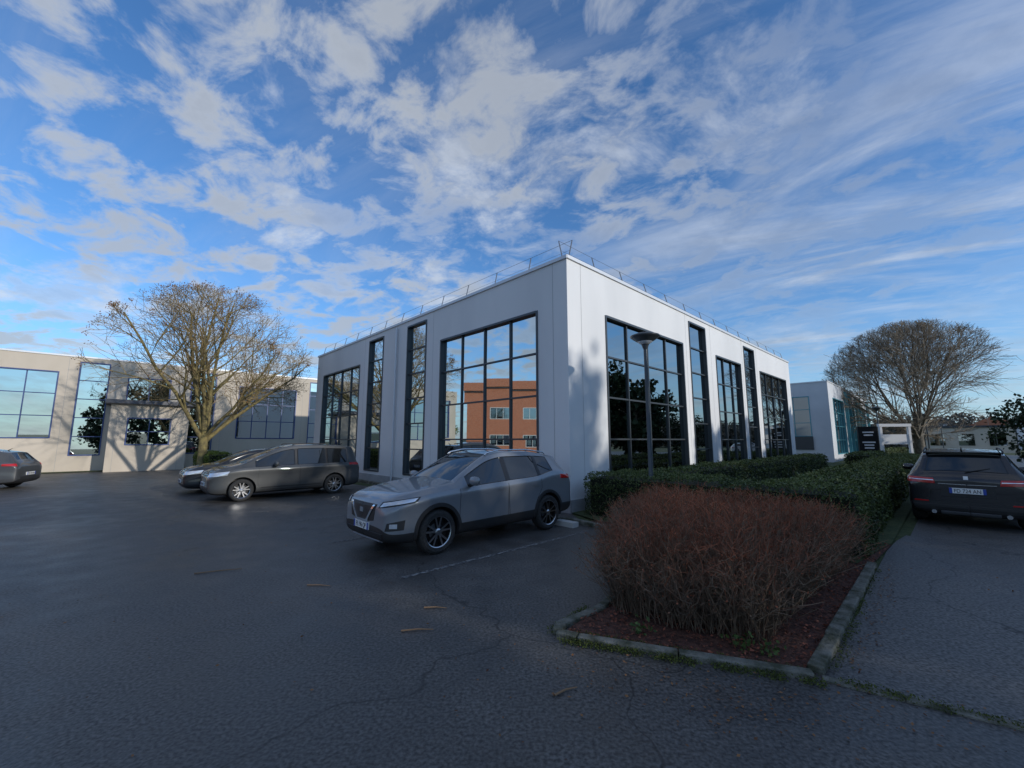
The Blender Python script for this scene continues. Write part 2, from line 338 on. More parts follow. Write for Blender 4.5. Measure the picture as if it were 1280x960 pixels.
# ------------------------------------------------------------------ hedges
def hedge(name,o,S_,N_,ln,wd,h,dens=1500,size=.045,matl=None,seed=0,amp=.05):
    root=empty(name,o+S_*(ln/2)+N_*(wd/2))
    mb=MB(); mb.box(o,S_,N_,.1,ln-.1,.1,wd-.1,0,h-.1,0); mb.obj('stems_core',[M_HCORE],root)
    areas=[(ln*wd),(ln*h),(ln*h),(wd*h),(wd*h)]; Ps=[]
    for i,A in enumerate(areas):
        n=int(A*dens); u=np.random.rand(n); v=np.random.rand(n); dpt=np.abs(np.random.normal(0,.035,n))-.02
        if i==0: s=u*ln; t=v*wd; z=h-dpt
        elif i==1: s=u*ln; t=dpt; z=v*h
        elif i==2: s=u*ln; t=wd-dpt; z=v*h
        elif i==3: s=dpt; t=u*wd; z=v*h
        else: s=ln-dpt; t=u*wd; z=v*h
        Ps.append(np.stack([s,t,z],1))
    P=np.concatenate(Ps); ex=.2
    e=np.minimum(np.minimum(P[:,0],ln-P[:,0]),np.minimum(P[:,1],wd-P[:,1])); k=np.clip((ex-e)/ex,0,1)
    P[:,2]-=k*k*np.where(P[:,2]>h-.25,.10,0)
    top=np.clip((P[:,2]-(h-.25))/.25,0,1)**2*.07
    P[:,1]+=np.where(P[:,1]<.06,top,0)-np.where(P[:,1]>wd-.06,top,0)
    W=np.array(o)[None,:]+P[:,0:1]*np.array(S_)[None,:]+P[:,1:2]*np.array(N_)[None,:]+P[:,2:3]*np.array([[0,0,1]])
    n1=sn(W[:,0]*2.1,W[:,1]*2.1,W[:,2]*3,seed); n2=sn(W[:,0]*7,W[:,1]*7,W[:,2]*8,seed+3)
    out=np.sign(P[:,1]-wd/2)[:,None]*np.array(N_)[None,:]*.6; out[:,2]=np.where(P[:,2]>h*.8,1,.1)
    W=W+out*((n1*amp+n2*amp*.7)[:,None])
    W[:,2]=np.maximum(W[:,2],.02)
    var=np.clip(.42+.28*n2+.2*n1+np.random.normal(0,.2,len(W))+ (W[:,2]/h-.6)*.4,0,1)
    leaves('foliage',W,size,var,[matl or M_HEDGE],root)
    n=int(ln*wd*30); s=np.random.rand(n)*ln; t=np.random.rand(n)*wd
    B=np.array(o)[None,:]+s[:,None]*np.array(S_)[None,:]+t[:,None]*np.array(N_)[None,:]+np.array([[0,0,h]])+np.random.rand(n,1)*np.array([[0,0,.09]])
    leaves('shoots',B,size*.9,np.clip(np.random.normal(.65,.2,n),0,1),[matl or M_HEDGE],root)
    return root
hedge('hedge',Vector((5.35,6.55,0)),L,R,5.2,1.45,1.0,1500,.044,seed=1)
hedge('hedge',Vector((6.5,7.75,0)),R,L,24,1.5,.98,600,.062,seed=2)
hedge('hedge',C+R*1.2-L*1.7,R,L,20,1.0,1.0,500,.065,seed=5)
hedge('hedge',C+R*23-L*3.4,R,L,30,1.2,1.0,250,.09,seed=7)
hedge('hedge',Vector((-14.6,20.2,0)),L,R,5.0,1.0,1.15,500,.07,M_HEDGEY,seed=9)

# ------------------------------------------------------------------ red twig shrub
def in_poly(x,y,poly):
    inside=np.zeros(len(x),bool); n=len(poly); j=n-1
    for i in range(n):
        xi,yi=poly[i]; xj,yj=poly[j]
        c=((yi>y)!=(yj>y))&(x<(xj-xi)*(y-yi)/(yj-yi+1e-12)+xi); inside^=c; j=i
    return inside
def edge_dist(x,y,poly):
    d=np.full(len(x),1e9)
    for (x0,y0),(x1,y1) in zip(poly,poly[1:]+poly[:1]):
        vx,vy=x1-x0,y1-y0; t=np.clip(((x-x0)*vx+(y-y0)*vy)/(vx*vx+vy*vy),0,1)
        d=np.minimum(d,np.hypot(x-x0-t*vx,y-y0-t*vy))
    return d
def ribbons(P0,P1,P2,w0,w1,v0,v1,v2):
    d=P2-P0; r=np.random.normal(size=d.shape); s=np.cross(d,r); s/=np.linalg.norm(s,axis=1)[:,None]+1e-9
    a=s*w0[:,None]; b=s*((w0+w1)/2)[:,None]; c=s*w1[:,None]
    return np.concatenate([np.stack([P0-a,P0+a,P1+b,P1-b],1),np.stack([P1-b,P1+b,P2+c,P2-c],1)]), np.concatenate([(v0+v1)/2,(v1+v2)/2])
poly=[(1.05,4.60),(1.5,4.2),(2.2,3.86),(3.4,5.0),(5.0,6.42),(4.2,7.3),(2.7,8.5),(2.1,7.6)]
N0=24000
x=np.random.uniform(.9,5.1,N0); y=np.random.uniform(3.8,8.6,N0); k=in_poly(x,y,poly); x=x[k]; y=y[k]
n=len(x); ed=edge_dist(x,y,poly); cx,cy=2.9,6.1
h=.83*(.66+.34*np.clip(ed/.4,0,1)**.6)*(1+.15*sn(x*2.5,y*2.5,x*0,4)+.10*sn(x*8,y*8,x*0,1))*np.random.uniform(.66,1.13,n)
lean=np.random.normal(0,.15,(n,2)); dirc=np.stack([x-cx,y-cy],1); dirc/=np.linalg.norm(dirc,axis=1)[:,None]+1e-6
lean+=dirc*(.22*np.exp(-ed/.22))[:,None]
A=np.stack([x,y,np.full(n,.03)],1); Cc=np.stack([x+lean[:,0],y+lean[:,1],h],1)
Bm=(A+Cc)/2+np.random.normal(0,.035,(n,3)); Bm[:,:2]-=lean*.18
hv=h/.86
v0=np.random.uniform(0,.3,n); V,va=ribbons(A,Bm,Cc,np.full(n,.0040),np.full(n,.0024),v0,v0+.2,v0+.45)
allV=[V]; allv=[va]
for t_ in range(7):
    f=np.random.uniform(.25,1.0,n)[:,None]; S0=np.where(f<.5,A+(Bm-A)*f*2,Bm+(Cc-Bm)*(f*2-1))
    d=np.random.normal(0,1,(n,3)); d[:,2]=np.abs(d[:,2])*.7+.25; d/=np.linalg.norm(d,axis=1)[:,None]; ln=np.random.uniform(.06,.21,n)[:,None]
    S2=S0+d*ln; S1=(S0+S2)/2+np.random.normal(0,.012,(n,3))
    vb=np.clip((f[:,0]*hv-.35)*1.35+.1+np.random.normal(0,.2,n),0,1)
    V,va=ribbons(S0,S1,S2,np.full(n,.0027),np.full(n,.0014),vb,vb,vb+.08); allV.append(V); allv.append(va)
rb=empty('red_twig_shrub',(2.9,6.1,0))
np_quads('twigs',np.concatenate(allV),np.clip(np.concatenate(allv),0,1),[M_RTWIG],rb)
f=np.random.uniform(.75,1.02,n)[:,None]; S0=Bm+(Cc-Bm)*(f*2-1); S0=S0+np.random.normal(0,.05,(n,3))
leaves('buds',S0,.026,np.clip(np.random.normal(.85,.2,n),0,1),[M_RTWIG],rb)

def scatter_poly(poly,n):
    xs=[p[0] for p in poly]; ys=[p[1] for p in poly]; x=np.random.uniform(min(xs),max(xs),n*3); y=np.random.uniform(min(ys),max(ys),n*3)
    k=in_poly(x,y,poly); return x[k][:n],y[k][:n]
x,y=scatter_poly(bed,9000); P=np.stack([x,y,np.full(len(x),.03)+np.random.rand(len(x))*.02],1)
leaves('fallen_leaves',P,.035,np.random.rand(len(x)),[mat_attr('mulch_leaf',(.08,.03,.02),(.30,.10,.06),.8)],None,flat=.75)
x=np.random.uniform(-6,7,420); y=np.random.uniform(1.5,9,420); k=~in_poly(x,y,bed); x=x[k];y=y[k]
x2=np.random.normal(1.9,1.0,320); y2=3.25+np.random.normal(0,.25,320)-.3*(x2-1.4)
x3=np.random.uniform(2.7,5.5,160); y3=x3*.97+1.0-np.abs(np.random.normal(0,.12,160))
x=np.concatenate([x,x2,x3]); y=np.concatenate([y,y2,y3])
leaves('fallen_leaves',np.stack([x,y,np.full(len(x),.013)],1),.027,np.random.rand(len(x)),[M_DRY],None,flat=.9)
ts=[]
for (a,b_2,nn) in (((.45,4.0),(2.3,3.33),3200),((.36,4.15),(.8,4.75),800),((2.45,3.35),(3.4,2.75),900),((.6,4.12),(2.25,3.5),1500),((2.5,3.5),(5.1,6.1),1200)):
    t=np.random.rand(nn); q=sn(t*22,t*9,t*0,2); t=t[q>-.15]; m=len(t)
    ts.append(np.stack([a[0]+(b_2[0]-a[0])*t+np.random.normal(0,.03,m),a[1]+(b_2[1]-a[1])*t+np.random.normal(0,.03,m),np.random.uniform(.005,.04,m)],1))
P=np.concatenate(ts); leaves('moss',P,.018,np.random.rand(len(P)),[mat_attr('moss',(.03,.042,.01),(.11,.135,.03),.9)])
P=np.concatenate([np.random.normal((cx_,cy_,.08),(.05,.04,.035),(50,3)) for cx_,cy_ in ((2.15,3.72),(1.95,3.82),(1.2,4.1))]); leaves('weeds',P,.045,np.random.rand(len(P)),[mat_attr('weed',(.03,.06,.015),(.10,.15,.04),.6)])
mb=MB()
for (px,py,an,ln) in ((-4.3,5.9,.4,.55),(-2.55,5.45,-.1,.3),(-.95,4.75,-.05,.25),(-1.05,4.2,.1,.3),(.3,3.2,.5,.2)):
    d=Vector((math.cos(an),math.sin(an),0)); p=Vector((px,py,.012)); mb.tube([p,p+d*ln*.5+Vector((0,.02,0)),p+d*ln],[.008,.007,.004],5)
mb.obj('fallen_sticks',[mat('stick',(.26,.16,.09),.9)])

# ------------------------------------------------------------------ trees
def exit_dist(p,d,c,r):
    q=Vector(((p.x-c.x)/r.x,(p.y-c.y)/r.y,(p.z-c.z)/r.z)); e=Vector((d.x/r.x,d.y/r.y,d.z/r.z))
    a=e.dot(e); b=2*q.dot(e); cc=q.dot(q)-1; D=b*b-4*a*cc
    if D<0: return 0.1
    return max(.1,(-b+math.sqrt(D))/(2*a))
def bare_tree(name,base,Ht,Rad,z0,th,seed,counts,mats,tr=.3,tw=.011,keys=0,up=.12,spread=(20,62),nl=9,limb=.46,ang=(25,60)):
    rnd=random.Random(seed); root=empty(name,base)
    big=MB(); c=Vector((0,0,(z0+Ht)/2)); r=Vector((Rad,Rad,(Ht-z0)/2)); twl=[]; tips=[]
    base=Vector(base)
    def rdir(d,ang):
        a=d.orthogonal().normalized(); a.rotate(Matrix.Rotation(rnd.uniform(0,6.283),3,d)); v=d.copy(); v.rotate(Matrix.Rotation(ang,3,a)); return v
    def grow(p,d,ln,rad,lev):
        ln=min(ln,exit_dist(p,d,c,r)*rnd.uniform(.84,1.06)); ns=5 if lev<3 else 3
        pts=[p.copy()]; rs=[rad]; q=p.copy(); dd=d.copy(); dirs=[dd.copy()]
        for i in range(ns):
            dd=(dd+Vector((rnd.gauss(0,.11),rnd.gauss(0,.11),rnd.gauss(0,.09)+up*(.6 if lev else 0)))).normalized()
            q=q+dd*(ln/ns); pts.append(q.copy()); rs.append(rad*(1-.72*(i+1)/ns)); dirs.append(dd.copy())
        if lev<=2: big.tube([base+x for x in pts],rs,7 if lev<2 else 5)
        else:
            for i in range(ns): twl.append((base+pts[i],base+pts[i+1],rs[i],rs[i+1],lev))
        if lev>=len(counts): tips.append(base+q); return
        for i in range(counts[lev]):
            f=.22+.78*(i+rnd.random())/counts[lev]; k=min(int(f*ns),ns-1); t=f*ns-k
            pp=pts[k].lerp(pts[k+1],t); nd=rdir(dirs[k],math.radians(rnd.uniform(*ang)))
            grow(pp,nd,ln*rnd.uniform(.42,.72),max(rad*(1-.7*f)*.62,tw*.8),lev+1)
    tp=Vector((rnd.uniform(-.1,.1),rnd.uniform(-.1,.1),th))
    big.tube([base+Vector((0,0,-.05)),base+Vector((0,0,.25)),base+tp*.6,base+tp],[tr*1.35,tr,tr*.85,tr*.8],10)
    for i in range(nl):
        az=i*2*math.pi/nl*(1 if nl<10 else 2.4)+rnd.uniform(-.3,.3); el=math.radians(rnd.uniform(*spread)) if i<nl-2 else math.radians(8)
        d=Vector((math.cos(az)*math.sin(el),math.sin(az)*math.sin(el),math.cos(el)))
        grow(tp*rnd.uniform(.72,1.0),d,max(Ht,Rad*2)*.75,tr*limb*rnd.uniform(.82,1.2),1)
    big.obj('trunk_and_limbs',[mats[0]],root,True)
    n=len(twl); V=[];va=[]
    A=np.array([t[0] for t in twl]); B=np.array([t[1] for t in twl]); ra=np.array([t[2] for t in twl]); rb_=np.array([t[3] for t in twl])
    d=B-A; d/=np.linalg.norm(d,axis=1)[:,None]+1e-9; s=np.cross(d,np.random.normal(size=d.shape)); s/=np.linalg.norm(s,axis=1)[:,None]; t=np.cross(d,s)
    ra=np.maximum(ra,tw*.6)[:,None]; rb_=np.maximum(rb_,tw*.35)[:,None]
    corners=[(1,0),(-.5,.87),(-.5,-.87)]; vv=np.random.rand(n)
    for k in range(3):
        (a,b),(a2,b2)=corners[k],corners[(k+1)%3]
        V.append(np.stack([A+s*a*ra+t*b*ra,A+s*a2*ra+t*b2*ra,B+s*a2*rb_+t*b2*rb_,B+s*a*rb_+t*b*rb_],1)); va.append(vv)
    np_quads('twigs',np.concatenate(V),np.concatenate(va),[mats[1]],root)
    if keys:
        T=np.array([tips[i] for i in np.random.randint(0,len(tips),keys)]); P=(T[:,None,:]+np.random.normal(0,.07,(keys,7,3))).reshape(-1,3)
        leaves('seed_clusters',P,.07,np.random.rand(len(P)),[M_DRY],root)
    print(name,n,'twigs'); return root
bare_tree('ash_tree',(-15.6,21.2,0),9.6,4.9,1.7,2.1,3,[0,8,8,6],[M_BARK,M_TWIG],.24,.012,keys=800,up=.10)
bare_tree('lime_tree',(37.2,38.2,0),12.9,6.9,.6,2.4,11,[0,10,9,8],[M_BARK2,M_TWIG2],.42,.019,up=.05,spread=(10,92),nl=15,limb=.26,ang=(18,55))

def leaf_tree(name,base,Ht,Rad,z0,n,size,m,seed,cone=False,th=.25):
    rs=np.random.RandomState(seed); base=Vector(base); root=empty(name,base)
    mb=MB(); mb.tube([base,base+Z*(Ht*.5),base+Z*(Ht*.93)],[th,th*.7,.04],8)
    for i in range(12):
        a=rs.rand()*6.28; zz=z0+(Ht-z0)*rs.uniform(.0,.7); q=base+Vector((math.cos(a),math.sin(a),.5))*Rad*.6+Z*zz; mb.tube([base+Z*zz*.9,q],[.07,.02],5)
    mb.obj('trunk',[M_BARK2],root,True)
    nc=int(n/45); u=rs.normal(size=(nc,3)); u/=np.linalg.norm(u,axis=1)[:,None]; rr=rs.uniform(.2,1,nc)**.5
    zc=(u[:,2]*rr*.5+.5)
    w=(1-zc)**.8 if cone else np.ones(nc)
    Cn=np.stack([u[:,0]*rr*Rad*w*(1.2 if cone else 1),u[:,1]*rr*Rad*w*(1.2 if cone else 1),z0+(Ht-z0)*zc],1)
    P=(Cn[:,None,:]+rs.normal(0,Rad*.10,(nc,45,3))).reshape(-1,3); cv=np.repeat(rs.rand(nc),45)
    var=np.clip(cv*.5+.25*np.repeat(zc,45)+rs.normal(0,.15,len(P)),0,1)
    P[:,2]=np.maximum(P[:,2],.05)
    leaves('foliage',P+np.array(base)[None,:],size,var,[m],root,asp=.8); return root
for i,(x,y,h,r_,cn) in enumerate([(31.8,24.6,4.6,2.3,False),(34,17,9.5,3.6,False),(30.2,19.2,8,2.7,False),(31,13.5,8.5,3.2,False),(28.5,9.5,8.5,3.2,False),(35,21.5,8,2.8,False),(26,6.0,9,3.2,False),(24.5,2.0,9,3.2,False),(22.5,-2.5,11,3.6,False),(20,-7,12.5,3.8,False),(16.5,-10.5,12,3.8,False),(12.5,-13.5,10,3.8,True),(26,-4,12.5,3.8,False)]):
    leaf_tree('evergreen_tree',(x,y,0),h,r_,.4,3600,.46 if i else .2,M_EVER,i+20,cn)
leaf_tree('evergreen_shrub',(-36,22.5,0),5,2.0,.3,3000,.2,M_HEDGEY,90)

rs=np.random.RandomState(5); Ps=[];vs=[]
for i in range(80):
    d=rs.uniform(120,190); x=d*math.sin(math.radians(rs.uniform(30,72))); y=math.sqrt(max(d*d-x*x,1)); hh=rs.uniform(4,9); rad=rs.uniform(4,8)
    u=rs.normal(size=(1000,3)); u/=np.linalg.norm(u,axis=1)[:,None]; rr=rs.rand(1000,1)**.45
    P=u*rr*np.array([[rad,rad,hh*.55]])+np.array([[x,y,hh*.45]]); P=P[P[:,2]>0]; Ps.append(P); vs.append(np.clip(rs.rand()*.7+rs.normal(.15,.15,len(P)),0,1))
leaves('distant_trees',np.concatenate(Ps),.8,np.concatenate(vs),[M_DIST],asp=.8)
for (x,y,w,d,h,m,flat) in ((92,88,26,12,5.2,M_WALL3,1),(70,58,14,9,3.6,M_WALL2,1),(104,84,14,9,4.2,M_BRICK,0),(96,66,22,10,5,M_WALL,1)):
    hr=empty('distant_office' if flat else 'brick_house',(x,y,0)); o=Vector((x,y,0)); mb=MB(); mb.box(o,R,L,0,w,0,d,0,h,0)
    if flat: mb.box(o,R,L,-.2,w+.2,-.2,d+.2,h,h+.3,1)
    else:
        a=[o+R*-.3+L*-.3+Z*h,o+R*(w+.3)+L*-.3+Z*h,o+R*(w+.3)+L*(d/2)+Z*(h+2.6),o-R*.3+L*(d/2)+Z*(h+2.6),o+R*-.3+L*(d+.3)+Z*h,o+R*(w+.3)+L*(d+.3)+Z*h]
        mb.quad(a[0],a[1],a[2],a[3],1); mb.quad(a[4],a[5],a[2],a[3],1); mb.poly([a[0],a[3],a[4]],0); mb.poly([a[1],a[2],a[5]],0)
    for i in range(int(w/3)): mb.box(o,R,-L,.9+i*3,2.5+i*3,.02,.06,1,h-.9,2)
    for i in range(int(d/3)): mb.box(o,L,-R,.9+i*3,2.5+i*3,.02,.06,1,h-.9,2)
    mb.obj('walls_and_roof',[m,mat('roof_tile',(.12,.075,.06),.8) if not flat else M_FRAME,M_GLASSD],hr)

# ------------------------------------------------------------------ street furniture
lp=Vector((3.12,9.5,0)); lr=empty('street_lamp',lp); mb=MB()
mb.tube([lp,lp+Z*.9,lp+Z*.95,lp+Z*3.95],[.07,.07,.05,.042],12); mb.obj('pole',[M_FRAME],lr,True)
mb=MB(); mb.lathe([(.045,3.9),(.075,3.98),(.085,4.02),(.30,4.17),(.335,4.20),(.335,4.225),(.20,4.275),(.04,4.31),(.001,4.31)],lp,28); mb.obj('lamp_head',[mat('lamp_grey',(.10,.11,.12),.4,.4)],lr,True)
mb=MB(); mb.lathe([(.09,4.03),(.28,4.175),(.001,4.18)],lp+Z*-.012,28); mb.obj('diffuser',[mat('lamp_diffuser',(.55,.57,.6),.3)],lr,True)
for q in (C+R*33-L*3.0,C+R*47-L*5.2,C+R*62-L*6,Vector((58,48,0)),Vector((50,40,0))):
    lr=empty('street_lamp',q); mb=MB(); mb.tube([q,q+Z*4.0],[.07,.045],8); mb.lathe([(.05,3.95),(.32,4.18),(.32,4.22),(.001,4.32)],q,16); mb.obj('lamp_post',[M_FRAME],lr)
q=Vector((25.2,29.6,0)); sr=empty('totem_sign',q); Tx=Vector((.98,-.2,0)).normalized(); Ty=Vector((.2,.98,0)).normalized()
mb=MB(); mb.box(q,Tx,Ty,-.6,.6,-.08,.08,0,2.75,0); mb.obj('panel',[mat('sign_black',(.012,.012,.013),.35)],sr)
mb=MB()
for i,(w,zz) in enumerate(((.35,2.3),(.28,2.1),(.40,1.6),(.3,1.4),(.3,1.2))): mb.box(q,Tx,-Ty,-w,w,.083,.09,zz,zz+.09,0)
mb.obj('lettering',[mat('sign_text_white',(.7,.7,.7),.5)],sr)
q=Vector((26.4,29.9,0)); sr=empty('white_portal',q); mb=MB(); mb.box(q,Tx,Ty,0,.14,0,.2,0,2.75,0); mb.box(q,Tx,Ty,1.75,1.89,0,.2,0,2.75,0); mb.box(q,Tx,Ty,-.05,1.94,-.02,.22,2.75,2.95,0); mb.box(q,Tx,Ty,.14,1.75,.05,.15,1.5,2.2,0)
mb.obj('frame',[mat('white_paint',(.75,.75,.75),.5)],sr)

# ------------------------------------------------------------------ cars
SUV=dict(W=1.81,wb=(1.31,-1.34),wr=.345,clad=True,st=[
(2.19,.42,.66,.74,.62,.50,0,0),(2.15,.27,.74,.84,.74,.60,0,0),(2.02,.22,.82,.92,.83,.67,0,0),(1.80,.20,.89,.975,.88,.71,0,0),
(1.45,.20,.95,1.03,.90,.74,0,0),(1.05,.20,.985,1.075,.905,.745,0,0),(.92,.20,.99,1.10,.905,.735,0,1),(.72,.20,1.0,1.21,.905,.705,1,1),
(.30,.20,1.015,1.44,.905,.635,1,1),(.08,.20,1.025,1.53,.905,.61,1,0),(-.20,.20,1.035,1.575,.905,.60,2,0),(-.27,.20,1.04,1.58,.905,.60,1,0),
(-.95,.20,1.065,1.575,.905,.595,1,0),(-1.08,.20,1.08,1.565,.90,.59,2,0),(-1.14,.20,1.09,1.56,.90,.585,1,0),(-1.52,.21,1.17,1.515,.89,.57,0,0),
(-1.86,.23,1.15,1.46,.87,.56,0,1),(-2.03,.25,1.09,1.17,.855,.63,0,0),(-2.13,.28,.98,1.07,.83,.67,0,0),(-2.19,.42,.80,.90,.77,.61,0,0)])
BM=dict(W=1.82,wb=(1.33,-1.34),wr=.35,clad=True,st=[
(2.22,.42,.68,.76,.62,.50,0,0),(2.17,.27,.80,.88,.74,.60,0,0),(2.02,.22,.88,.96,.83,.67,0,0),(1.80,.20,.93,1.01,.88,.71,0,0),
(1.45,.20,.97,1.05,.90,.73,0,0),(1.00,.20,.985,1.09,.91,.74,0,0),(.88,.20,.99,1.11,.91,.735,0,1),(.68,.20,.995,1.22,.91,.705,1,1),
(.28,.20,1.0,1.46,.91,.635,1,1),(.06,.20,1.01,1.54,.91,.61,1,0),(-.20,.20,1.02,1.585,.91,.605,2,0),(-.27,.20,1.02,1.59,.91,.605,1,0),
(-.95,.20,1.04,1.585,.91,.60,1,0),(-1.08,.20,1.045,1.58,.91,.60,2,0),(-1.14,.20,1.05,1.575,.91,.60,1,0),(-1.70,.21,1.07,1.54,.90,.60,0,0),
(-1.99,.23,1.07,1.50,.89,.60,0,1),(-2.14,.25,1.04,1.12,.88,.70,0,0),(-2.21,.28,.95,1.03,.87,.74,0,0),(-2.25,.38,.84,.94,.84,.72,0,0)])
MPV=dict(W=1.83,wb=(1.37,-1.33),wr=.325,clad=False,st=[
(2.20,.38,.62,.70,.62,.50,0,0),(2.15,.25,.72,.80,.74,.60,0,0),(2.03,.20,.82,.90,.83,.68,0,0),(1.82,.18,.90,.98,.88,.72,0,0),
(1.55,.18,.95,1.03,.905,.75,0,0),(1.36,.18,.97,1.08,.91,.75,0,1),(1.05,.18,.98,1.22,.915,.73,1,1),(.55,.18,.99,1.46,.915,.68,1,1),
(.28,.18,.995,1.57,.915,.665,1,0),(-.06,.18,1.0,1.635,.915,.66,2,0),(-.13,.18,1.0,1.64,.915,.66,1,0),(-.92,.18,1.015,1.65,.915,.655,1,0),
(-1.02,.18,1.02,1.645,.91,.655,2,0),(-1.08,.18,1.02,1.64,.91,.65,1,0),(-1.76,.20,1.03,1.60,.90,.635,0,0),(-1.98,.21,1.03,1.55,.89,.625,0,1),
(-2.12,.24,1.0,1.10,.88,.70,0,0),(-2.18,.28,.92,1.0,.865,.73,0,0),(-2.22,.38,.82,.90,.82,.69,0,0)])
HAT=dict(W=1.78,wb=(1.27,-1.28),wr=.31,clad=False,st=[
(2.06,.34,.56,.62,.60,.48,0,0),(2.01,.22,.65,.73,.72,.58,0,0),(1.90,.17,.74,.82,.80,.66,0,0),(1.68,.15,.81,.89,.86,.70,0,0),
(1.40,.15,.86,.94,.88,.72,0,0),(1.08,.15,.89,.99,.89,.72,0,1),(.84,.15,.905,1.09,.89,.69,1,1),(.42,.15,.92,1.31,.89,.62,1,1),
(.18,.15,.93,1.40,.89,.60,1,0),(-.14,.15,.94,1.45,.89,.59,2,0),(-.20,.15,.945,1.455,.89,.59,1,0),(-.90,.15,.96,1.45,.885,.585,1,0),
(-1.0,.15,.97,1.44,.88,.58,2,0),(-1.06,.15,.98,1.43,.88,.575,1,0),(-1.35,.16,1.04,1.39,.87,.56,0,0),(-1.66,.18,1.01,1.33,.86,.55,0,1),
(-1.88,.20,.97,1.06,.845,.64,0,0),(-2.0,.23,.86,.95,.82,.67,0,0),(-2.06,.35,.72,.80,.77,.63,0,0)])
def wheel_mesh(wr):
    mb=MB(); w=.105; rr=wr*.70
    mb.lathe([(rr,-w),(wr*.86,-w-.008),(wr*.96,-w*.85),(wr,-w*.55),(wr,w*.55),(wr*.96,w*.85),(wr*.86,w+.008),(rr,w)],n=40,mi=0,axis='y')
    mb.lathe([(rr,w),(rr*1.0,w-.005),(rr*.95,w-.012),(rr*.92,w-.05),(rr*.90,-w+.01)],n=40,mi=[1,1,2,2],axis='y')
    mb.lathe([(rr*.90,0.0),(.001,.0)],n=40,mi=2,axis='y')
    mb.lathe([(.13,.015),(.001,.015)],n=24,mi=3,axis='y')
    mb.lathe([(.055,.03),(.053,w-.018),(.03,w-.008),(.001,w-.008)],n=20,mi=1,axis='y')
    for k in range(5):
        for dlt in (-.19,.19):
            t0=2*math.pi*k/5+math.pi/2
            a=Vector((math.cos(t0+dlt*.5),0,math.sin(t0+dlt*.5)))*.045; b=Vector((math.cos(t0+dlt*1.25),0,math.sin(t0+dlt*1.25)))*rr*.95
            d=(b-a).normalized(); sd=Vector((-d.z,0,d.x)); y1=w-.02; y0=w-.065
            def pt(p,s,yy): return p+sd*s+Vector((0,yy,0))
            wa,wb_=.016,.013
            q=[pt(a,-wa,y1),pt(a,wa,y1),pt(b,wb_,y1+.006),pt(b,-wb_,y1+.006),pt(a,-wa,y0),pt(a,wa,y0),pt(b,wb_,y0),pt(b,-wb_,y0)]
            mb.quad(q[0],q[1],q[2],q[3],1); mb.quad(q[0],q[3],q[7],q[4],2); mb.quad(q[1],q[2],q[6],q[5],2)
    return mb.mesh('wheel',[M_TYRE,M_RIM,M_RIMD,M_STEEL],False)
